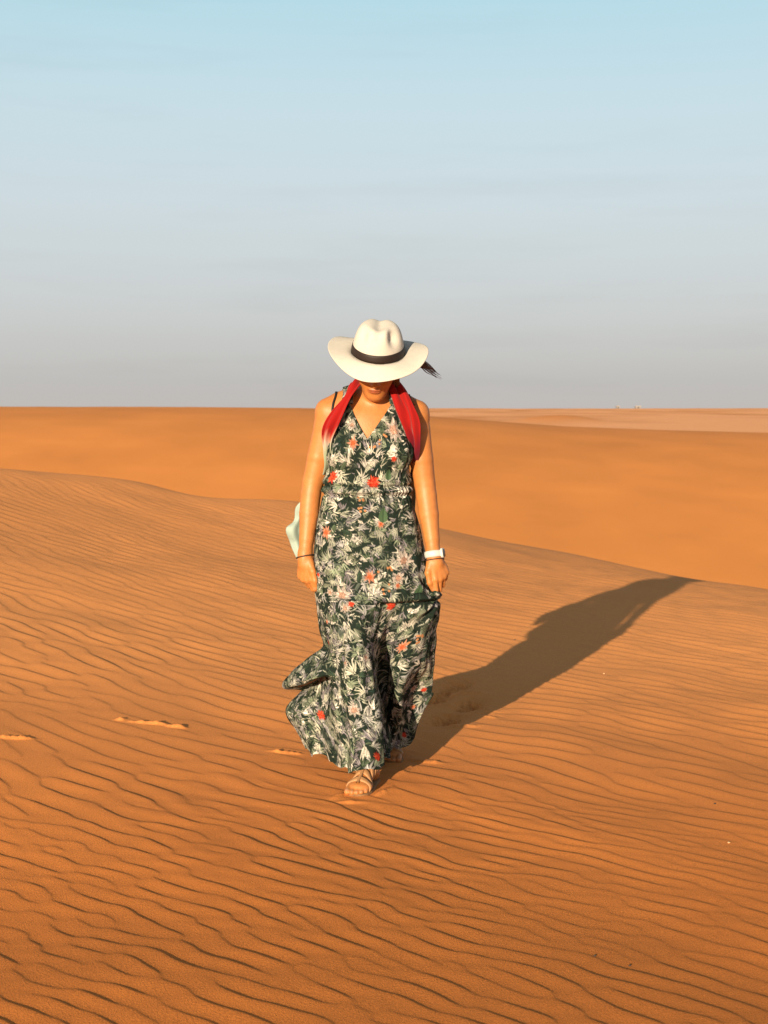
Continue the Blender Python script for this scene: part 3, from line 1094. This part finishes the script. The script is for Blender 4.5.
def ribbon(name, path, width_dirs, widths, mat, parent, n=80, m=13, colorf=None, folds=None, thick=.0022):
    """a strip of cloth along a path"""
    P = resample(np.array(path, float), n, False, 0)
    D = resample(np.array(width_dirs, float), n, False, 0)
    D /= np.linalg.norm(D, axis=1, keepdims=True)
    Wd = resample(np.array(widths, float)[:, None], n, False, 0)[:, 0]
    T = np.gradient(P, axis=0); T /= np.linalg.norm(T, axis=1, keepdims=True)
    Nv = np.cross(T, D)
    s = np.linspace(-1, 1, m)
    A = P[:, None] + D[:, None] * (s[None, :, None] * Wd[:, None, None] / 2)
    if folds is not None:
        A = A + Nv[:, None] * folds(np.linspace(0, 1, n)[:, None], s[None, :])[..., None]
    c = None
    if colorf is not None:
        c = colorf(np.linspace(0, 1, n)[:, None] + 0 * s[None, :], s[None, :] + 0 * P[:, :1]).reshape(-1, 3)
    o = new_mesh(name, A, grid_faces(n, m), mat, parent, colors=c)
    sd = o.modifiers.new('thickness', 'SOLIDIFY'); sd.thickness = thick; sd.offset = 0
    return o


def on_body(p, off):
    p = np.array(p, float)
    for _ in range(14):
        f = float(field_at(skin_prims, p[None])[0]) - off
        g = np.array([float(field_at(skin_prims, (p + d_)[None])[0]) - off - f for d_ in np.eye(3) * 1e-4]) / 1e-4
        n_ = np.linalg.norm(g)
        if n_ < 1e-6:
            break
        p = p - g / n_ * f * .8
    return p


skin_prims = torso + neck + arm_l + arm_r
# shoulder straps of the dress (the printed cloth runs on over the shoulders)
for xs_, o_ in ((347, -1), (396, 1)):
    path = [at(xs_ + o_ * 1, 404, 4.925), at(xs_ - o_ * 0, 396, 4.945), at(xs_ - o_ * 1, 390, 4.985), at(xs_ - o_ * 1, 391, 5.03), at(xs_, 402, 5.085), at(xs_, 424, 5.115)]
    path = [on_body(p, .010) for p in path]
    dirs = [(1, 0, -.35 * o_)] * 6
    ribbon('strap', path, dirs, [.050, .042, .036, .036, .05, .07], m_cloth, dress, 60, 9,
           colorf=lambda t, s, k=xs_: print_at(.6 + s * .03 + (k > 370) * .2, .1 + t * .25))

# thin dark strap showing beside each scarf end
m_black = material('black_elastic', (.012, .011, .011), .6)
for pts in (((332.5, 424, 4.92), (331.5, 412, 4.93), (332.5, 401, 4.945), (334, 393, 4.965), (334.5, 387.5, 5.0), (335, 391, 5.05)), ((414, 403, 4.95), (411.5, 398, 4.965), (410, 392, 5.0), (409, 395, 5.05))):
    ribbon('bra_strap', [on_body(at(*p), .003) for p in pts], [(1, .2, 0)] * len(pts), [.008] * len(pts), m_black, person, 30, 3, thick=.003)

# ---------------------------------------------------------------- scarf
def scarf_col(stopsx):
    xs_ = [a for a, _ in stopsx]; cs = np.array([c for _, c in stopsx])
    def f(t, s):
        t2 = t + .010 * np.sin(s * 4) + .003 * np.sin(s * 17 + 2)
        return np.stack([np.interp(t2, xs_, cs[:, i]) for i in range(3)], -1)
    return f


RED, WHITE, MINT = (.26, .0050, .004), (.36, .31, .25), (.29, .36, .315)
m_scarf = material('thin_scarf_cloth', rough=.8, spec=.15, attr=True, bump=(.2, 500, .002), sheen=.1)
fold = lambda a, n_, ph: (lambda t, s: a * np.sin(s * n_ + ph + 1.5 * np.sin(t * 9)) * (.6 + .4 * np.sin(t * 5 + 1)) + a * .4 * np.sin(s * n_ * 2.3 + t * 14))
scarf_path = [at(302, 561, 5.10), at(302, 551, 5.09), at(301, 540, 5.10), at(300.5, 530, 5.085), at(303.5, 518, 5.10), at(305, 506, 5.09), at(313, 494, 5.08), at(321, 482, 5.06), at(327, 468, 4.965), at(327.5, 452, 4.922), at(328, 437, 4.915),
              at(333, 421, 4.898), at(342, 404, 4.905), at(352.5, 390, 4.925), at(359, 379, 4.965), at(364, 374, 5.045), at(376, 372, 5.085), at(388, 373, 5.045),
              at(393.5, 380, 4.965), at(398.5, 391, 4.925), at(404.5, 407, 4.905), at(409.5, 422, 4.912), at(413, 437, 4.932), at(414.5, 453, 4.962), at(413.5, 470, 5.03), at(408, 500, 5.16), at(404, 530, 5.2)]
scarf_dir = [(1, .05, .15), (1, .05, .3), (1, .05, .1), (1, .05, -.1), (1, .1, .2), (1, .2, .1), (.9, .3, .2), (.6, -.7, 0), (.65, -.7, 0), (.75, -.6, .1), (.80, -.45, .25),
             (.85, -.3, .40), (.85, -.2, .50), (.85, -.2, .50), (.8, .2, .3), (.2, .1, 1), (0, .05, 1), (-.2, .1, 1), (-.8, .2, .3),
             (-.97, .1, .25), (-.96, .2, .2), (-.92, .35, .1), (-.8, .6, 0), (-.5, .85, 0), (-.3, .9, 0), (-1, .3, 0), (-1, .2, 0)]
scarf_dir = [np.array(d_) for d_ in scarf_dir]
scarf_w = [.030, .062, .088, .110, .072, .066, .050, .045, .038, .046, .060, .082, .084, .070, .062, .07, .075, .07, .060, .070, .080, .076, .062, .046, .04, .06, .07]
nseg = len(scarf_path) - 1
scarf = ribbon('scarf', scarf_path, scarf_dir, scarf_w, m_scarf, person, 260, 25,
               scarf_col([(0, MINT), (7.0 / nseg, MINT), (8.6 / nseg, (.26, .31, .20)), (9.5 / nseg, WHITE), (9.95 / nseg, (.36, .15, .10)), (10.4 / nseg, RED), (21.6 / nseg, RED), (22.6 / nseg, (.12, .004, .012)), (23.8 / nseg, (.08, .005, .015)),  # dark maroon stops: shade painted into the strand passing behind the arm
                          (24.5 / nseg, WHITE), (25.5 / nseg, MINT), (1, MINT)]),
               lambda t, s: (.0105 * np.sin(s * 5.5 + .5 + 1.2 * np.sin(t * 11)) + .0020 * np.sin(s * 10 + t * 20)) * (1 - .35 * s * s) + .004 * np.sin(t * 60 + s * 2))

# ---------------------------------------------------------------- hat
HATC = at(378, 352, 4.895)
hat_u = nrm((.06, -.44, .90)); hat_r = nrm(np.array([1, 0, -.075]) - hat_u * (np.array([1, 0, -.075]) @ hat_u))
hat_f = np.cross(hat_u, hat_r); hat_f = hat_f if hat_f[1] < 0 else -hat_f


def hatp(a, b, c):
    return HATC + np.asarray(a)[..., None] * hat_r + np.asarray(b)[..., None] * hat_f + np.asarray(c)[..., None] * hat_u


ph = 2 * np.pi * np.arange(192) / 192
sp, cp = np.sin(ph), np.cos(ph)         # sp: sideways, cp: forward
prof = []                               # (ring) arrays a, b, c
CA, CB, CH = .0940, .107, .107


def crown_e(h):
    """relative radius of the crown at relative height h"""
    sn = min(max(h, 0.0), 1.0) ** (1 / .88)
    e = max(1 - sn * sn, 0.0) ** (.5 * .29) * (1 - .15 * h)
    return e, h


def crown(s):
    """s = 0 at the band, 1 at the middle of the top"""
    f = s * math.pi / 2
    e, hgt = crown_e(math.sin(f) ** .88)
    hgt = CH * math.sin(f) ** .88
    a = CA * e * sp; b = CB * e * cp
    c = np.full_like(a, hgt)
    # centre crease and the two pinches at the front of the crown
    c = c - .011 * np.exp(-(a / .020) ** 2) * sstep(.30, .62, s)
    for sd in (-1, 1):
        g = np.exp(-((a - sd * .052) / .020) ** 2 - ((b - .052) / .030) ** 2 - ((hgt - .080) / .030) ** 2)
        k_ = 1.0 if sd > 0 else .45
        a = a - sd * .017 * g * k_; b = b - .013 * g * k_; c = c - .010 * g * k_
    c = c + .006 * np.exp(-((a / .05) ** 2)) * np.exp(-((b - .07) / .03) ** 2) * sstep(.4, .62, s)
    return a, b, c


rings = [crown(s) for s in np.concatenate([np.arcsin(np.sqrt(1 - np.linspace(0, .62, 30) ** (1 / .145))) * 2 / np.pi, np.linspace(.955, .5, 32), np.linspace(.48, 0.0, 24)])]
crown_n = len(rings)
for t in np.linspace(0, 1, 34)[1:]:
    ra = CA + (.183 - CA) * t; rb = CB + (.178 - CB) * t
    a = ra * sp; b = rb * cp
    c = .004 - .012 * math.exp(-t * 9) + .010 * t ** 1.7 * np.abs(sp) ** 2.4 - np.where(cp > 0, .046, .034) * t ** 1.5 * np.abs(cp) ** 2 + .003 * t * np.sin(3 * ph + 1) + .003 * t * np.sin(5 * ph)
    rings.append((a, b, c - .0 * t))
Hv = np.stack([hatp(*r_i) for r_i in rings])
m_felt = material('cream_straw', (.49, .45, .395), .75, .2, vary=.03, vscale=60, bump=(.35, 420, .003))
hat = new_mesh('hat', Hv, grid_faces(len(rings), 192, True), m_felt, person)
hat.data.update()
sd_ = hat.modifiers.new('thickness', 'SOLIDIFY'); sd_.thickness = .0028; sd_.offset = -1
hat['label'] = 'wide-brimmed cream hat with dark band, tipped forward'
bnd = []
for hgt, off in ((-.001, .0012), (.0, .0042), (.010, .0046), (.020, .0045), (.0285, .0040), (.0295, .001)):
    e, _ = crown_e(hgt / CH)
    bnd.append(hatp((CA * e + off) * sp, (CB * e + off) * cp, np.full_like(sp, hgt + .0015) + .0007 * np.sin(ph * 2)))
m_band = material('dark_brown_ribbon', (.018, .010, .007), .6, .3, bump=(.3, 300, .002))
new_mesh('hat_band', np.stack(bnd), grid_faces(len(bnd), 192, True, True), m_band, hat)

# ---------------------------------------------------------------- hair
m_hair = material('dark_brown_hair', (.12, .058, .034), .45, .4, vary=.4, vscale=90)


def tube(path, radii, n=24, m=7):
    P = resample(np.array(path, float), n, False, 0)
    r_ = resample(np.array(radii, float)[:, None], n, False, 0)[:, 0]
    T = np.gradient(P, axis=0); T /= np.linalg.norm(T, axis=1, keepdims=True)
    ref = np.array([.3, .2, .93]); A = np.cross(T, ref); A /= np.linalg.norm(A, axis=1, keepdims=True); B = np.cross(T, A)
    a = 2 * np.pi * np.arange(m) / m
    V_ = P[:, None] + r_[:, None, None] * (A[:, None] * np.cos(a)[None, :, None] + B[:, None] * np.sin(a)[None, :, None])
    return V_.reshape(-1, 3), grid_faces(n, m, True)


def join(parts):
    vs, fs, o = [], [], 0
    for a, f in parts:
        vs.append(a); fs.append(f + o); o += len(a)
    return np.concatenate(vs), np.concatenate(fs)


hr = np.random.default_rng(3)
parts = []
# hair drawn back over the skull under the hat, down behind the neck
for i in range(150):
    sd = hr.choice([-1, 1]); k = hr.uniform(0, 1)
    a0 = sd * hr.uniform(.0, .079)
    p0 = hp(a0 * .8, .05 - abs(a0) * .4, .085 + hr.normal(0, .004) - abs(a0) * .35)
    p1 = hp(sd * .079 * (.35 + .65 * abs(a0) / .08), -.03, .055 - .03 * k + hr.normal(0, .004))
    p2 = hp(sd * hr.uniform(.03, .070), -.085, -.02 + hr.normal(0, .006))
    p3 = hp(.012 + hr.normal(0, .010), -.112, -.06)
    parts.append(tube([p0, p1, p2, p3], [.004, .0065, .0065, .005], 16, 6))
# loose strands beside the cheek
for i in range(16):
    x0 = .066 + hr.normal(0, .005)
    parts.append(tube([hp(x0, .020 + hr.normal(0, .008), .02), hp(x0 + .008, .02, -.04), hp(x0 + .006, .0, -.095 + hr.normal(0, .01)), hp(x0 - .01, -.05, -.12)], [.003, .0035, .003, .001], 14, 5))
# tail blown out to the right from under the brim
for i in range(22):
    o_ = hr.normal(0, 1, 3) * np.array([1.2, 0, 1.2]); L = hr.uniform(.55, 1.0)
    q0 = hp(.012, -.112, -.06); q1 = at(402 + o_[0], 362 + o_[2], 5.06); q2 = at(418 + o_[0] * 1.6, 362 + o_[2] * 1.6, 5.05)
    q3 = at(418 + 11 * L + o_[0], 362 + 6 * L + o_[2] * 2.2, 5.04); q4 = at(418 + 22 * L + o_[0] * 2, 362 + 15 * L + o_[2] * 1.5, 5.04)
    parts.append(tube([q0, q1, q2, q3, q4], [.004, .0036, .0026, .0017, .0004], 22, 5))
hair = new_mesh('hair', *join(parts), m_hair, person)


# ---------------------------------------------------------------- bands that follow the limb under them
def limb_loop(prims, c, axis, off, n=48, rmax=.12, squash=None):
    """closed outline round a limb in the plane through c"""
    axis = nrm(axis)
    e1 = nrm(np.cross(axis, (0.13, 1, .21))); e2 = np.cross(axis, e1)
    a = 2 * np.pi * np.arange(n) / n
    dirs = np.cos(a)[:, None] * e1 + np.sin(a)[:, None] * e2
    rr = np.linspace(.004, rmax, 150)
    f = field_at(prims, np.asarray(c) + rr[:, None, None] * dirs[None])
    i = np.argmax(f > 0, axis=0)
    return dirs, rr[i] + off


def limb_band(prims, c, axis, width, off=.0015, th_=.003, n=48, rmax=.12):
    axis = nrm(axis); c = np.asarray(c, float)
    out = []
    for da, o in ((-.5, 0), (-.5, th_), (-.2, th_ * 1.25), (.2, th_ * 1.25), (.5, th_), (.5, 0)):
        dirs, r_ = limb_loop(prims, c + axis * da * width, axis, off + o, n, rmax)
        k = np.array([.25, .5, .25]); r_ = k[0] * np.roll(r_, 1) + k[1] * r_ + k[2] * np.roll(r_, -1)
        out.append(c + axis * da * width + dirs * r_[:, None])
    return np.stack(out).reshape(-1, 3), grid_faces(len(out), n, True)


arm_r_all = arm_r + hand_r
ax_r = nrm(wR - eR)
m_white = material('white_rubber', (.50, .48, .45), .45, .4)
m_glass = material('dark_watch_glass', (.03, .03, .035), .12, .5)
m_dark = material('dark_cord', (.05, .025, .015), .7)
wc = wR - ax_r * .006
watch = new_mesh('watch', *limb_band(arm_r_all, wc, ax_r, .024), m_white, person)
watch['label'] = 'white watch strap on the bare wrist'
# case on the outer side of the wrist
out_d = nrm(np.array([.93, -.36, .1]) - ax_r * (np.array([.93, -.36, .1]) @ ax_r))
side = np.cross(ax_r, out_d)
dirs, r_ = limb_loop(arm_r_all, wc, ax_r, 0)
r_w = r_[np.argmax(dirs @ out_d)]


def slab(c, ex, ey, ez, hx, hy, hz, n=40, sq=3.2, bev=.25):
    a = 2 * np.pi * np.arange(n) / n
    ca = np.sign(np.cos(a)) * np.abs(np.cos(a)) ** (2 / sq); sa = np.sign(np.sin(a)) * np.abs(np.sin(a)) ** (2 / sq)
    out = []
    for k, h_ in ((.02, -1), (1 - bev, -1), (1, -1 + bev * 1.5), (1, 1 - bev * 1.5), (1 - bev * .6, 1), (.02, 1)):
        out.append(c + ex * (hx * k * ca)[:, None] + ey * (hy * k * sa)[:, None] + ez * (hz * h_))
    return np.stack(out).reshape(-1, 3), grid_faces(len(out), n, True)


new_mesh('watch_case', *slab(wc + out_d * (r_w + .006), side, ax_r, out_d, .017, .0185, .0055), m_white, watch)
new_mesh('watch_face', *slab(wc + out_d * (r_w + .0118), side, ax_r, out_d, .0135, .0150, .0008), m_glass, watch)
# thin cord round the other wrist
ax_l = nrm(wL - eL)
arm_l_all = arm_l + hand_l
new_mesh('bracelet', *limb_band(arm_l_all, wL - ax_l * .002, nrm(ax_l + np.array([.25, 0, .1])), .0045, .0012, .003), m_dark, person)
new_mesh('bracelet', *limb_band(arm_r_all, wR + ax_r * .014, ax_r, .004, .0008, .002), m_dark, person)

# ---------------------------------------------------------------- sandals
m_leather = material('tan_leather', (.36, .18, .075), .6, .3, vary=.12, vscale=120, bump=(.3, 260, .002))
m_sole = material('leather_sole', (.24, .12, .05), .75, .2, vary=.1, vscale=80)
for prims, heel, t, s_, ins, ank in ((leg_f, heelF, tF, sF, 1, ankF), (leg_b, heelB, tB, sB, -1, ankB)):
    root = bpy.data.objects.new('sandal', None)
    root.location = Vector(heel)
    COL.objects.link(root)
    root.parent = person
    bpy.context.view_layer.update()
    root.matrix_parent_inverse = person.matrix_world.inverted()
    bpy.context.view_layer.update()
    # sole: outline of the foot
    n = 64
    u_ = np.linspace(0, 1, n // 2)
    Ls = .245
    wl_ = np.interp(u_, [0, .04, .15, .35, .6, .75, .9, .97, 1], [0, .020, .032, .033, .043, .047, .040, .024, 0])
    wr_ = np.interp(u_, [0, .04, .15, .35, .6, .75, .9, .97, 1], [0, .020, .032, .030, .040, .043, .035, .020, 0])
    base = heel - t * .036
    L_ = [base + t * Ls * a + s_ * b for a, b in zip(u_, wl_)]
    R_ = [base + t * Ls * a - s_ * b for a, b in zip(u_[::-1], wr_[::-1])]
    loop = np.array(L_ + R_)
    ctr = loop.mean(0)
    z3 = np.array([0, 0, 1.])
    rings_ = [ctr + (loop - ctr) * .05 - z3 * .012, loop - z3 * .012, loop + (loop - ctr) * .03, loop + z3 * .0075, ctr + (loop - ctr) * .95 + z3 * .0095, ctr + (loop - ctr) * .05 + z3 * .009]
    new_mesh('sole', np.stack(rings_).reshape(-1, 3), grid_faces(6, len(loop), True), m_sole, root)
    # straps across the foot, an edge cord down the middle and two turns round the ankle
    for b, zc, tilt, wd in ((.152, .022, .12, .018), (.122, .026, .30, .017), (.096, .032, .42, .017), (.071, .041, .62, .017), (.050, .052, .85, .017)):
        c = heel + t * b + z3 * zc
        o = new_mesh('strap', *limb_band(prims, c, nrm(t + z3 * tilt), wd, .0006, .0042, 48, .10), m_leather, root)
    for zc, wd in ((.085, .018), (.114, .018)):
        c = np.array([ank[0], ank[1], heel[2] + zc])
        new_mesh('ankle_strap', *limb_band(prims, c, nrm(z3 + t * .15), wd, .0006, .003, 48, .10), m_leather, root)
    # zigzag cord up the instep
    pts_ = []
    for b, zc in ((.155, .05), (.13, .055), (.105, .066), (.085, .078), (.066, .092), (.050, .108)):
        up = nrm(z3 * .75 + t * .65)
        c = heel + t * b + z3 * (zc - .03)
        rr_ = np.linspace(0, .09, 120)
        f = field_at(prims, c + rr_[:, None] * up)
        pts_.append(c + up * (rr_[np.argmax(f > 0)] + .0035))
    new_mesh('instep_cord', *tube(pts_, [.0058] * len(pts_), 40, 8), m_leather, root)

# ---------------------------------------------------------------- small loose things on the sand
peb = [((515, 640), 'dark', .006, 'dark pebble lying inside the woman\'s shadow'),
       ((604, 674), 'pale', .008, 'pale pebble on sunlit ripples just beyond the shadow\'s edge'),
       ((715, 804), 'dark', .0055, 'dark pebble on open ripples far right of the sandals'),
       ((729, 843), 'pale', .006, 'pale pebble near the right edge of the sand, below a darker one'),
       ((595, 956), 'dark', .004, 'dark pebble in the foreground sand, left one of a close pair'),
       ((630, 966), 'dark', .004, 'dark pebble in the foreground sand, right one of a close pair')]
m_peb = {'dark': material('dark_stone', (.05, .035, .028), .8, vary=.2, vscale=200), 'pale': material('pale_stone', (.52, .30, .15), .8, vary=.2, vscale=200)}
for (px, py), kd, r_, lab in peb:
    a = at(px, py, 1.0); Y = 4.0
    for _ in range(40):
        Y = .5 * Y + .5 * (ground1(a[0] * Y, Y, True) - CZ) / (a[2] - CZ)
    r_ *= .65
    bm = bmesh.new()
    bmesh.ops.create_icosphere(bm, subdivisions=3, radius=r_)
    for v_ in bm.verts:
        k = 1 + .25 * math.sin(v_.co.x * 260 + r_ * 900) * math.cos(v_.co.y * 310 + 1) + .12 * math.sin(v_.co.z * 500)
        v_.co = Vector((v_.co.x * k * 1.2, v_.co.y * k, v_.co.z * k * .75))
    me = bpy.data.meshes.new('pebble'); bm.to_mesh(me); bm.free()
    me.polygons.foreach_set('use_smooth', np.ones(len(me.polygons), dtype=bool))
    me.materials.append(m_peb[kd])
    o = bpy.data.objects.new('pebble', me)
    o.location = (a[0] * Y, Y, ground1(a[0] * Y, Y, True) + r_ * .35)
    COL.objects.link(o)
    o['label'] = lab; o['category'] = 'pebble'; o['group'] = 'pebbles on the sand'

# ---------------------------------------------------------------- far white buildings on the plain
m_wash = material('whitewashed_wall', (.20, .185, .185), .85, .2, vary=.06, vscale=2)
m_roof = material('flat_roof', (.42, .36, .32), .9, .2, vary=.06, vscale=2)
m_open = material('dark_opening', (.06, .05, .05), .6)
for px, wd, lab in ((617, 3.0, 'smaller of two far white buildings on the hazy horizon'), (637, 5.2, 'longer of two far white buildings on the hazy horizon')):
    Y = 1330.0
    X = (px - 384) / F * Y
    Zg = ground1(X, Y)
    root = bpy.data.objects.new('white_building', None)
    root.location = (X, Y, Zg)
    COL.objects.link(root)
    bpy.context.view_layer.update()
    root['label'] = lab; root['category'] = 'building'; root['group'] = 'far white buildings on the horizon'

    def block(name, x0, x1, y0, y1, z0, z1, mat):
        vs = [(X + a, Y + b, Zg + c) for c in (z0, z1) for a, b in ((x0, y0), (x1, y0), (x1, y1), (x0, y1))]
        fs = [(3, 2, 1, 0), (4, 5, 6, 7), (0, 1, 5, 4), (1, 2, 6, 5), (2, 3, 7, 6), (3, 0, 4, 7)]
        return new_mesh(name, vs, fs, mat, root, smooth=False)
    block('wall', -wd / 2, wd / 2, -2.5, 2.5, -.5, 2.6, m_wash)
    block('roof', -wd / 2 - .2, wd / 2 + .2, -2.7, 2.7, 2.6, 2.85, m_roof)
    block('door', -.5, .5, -2.56, -2.505, 0.0, 2.1, m_open)
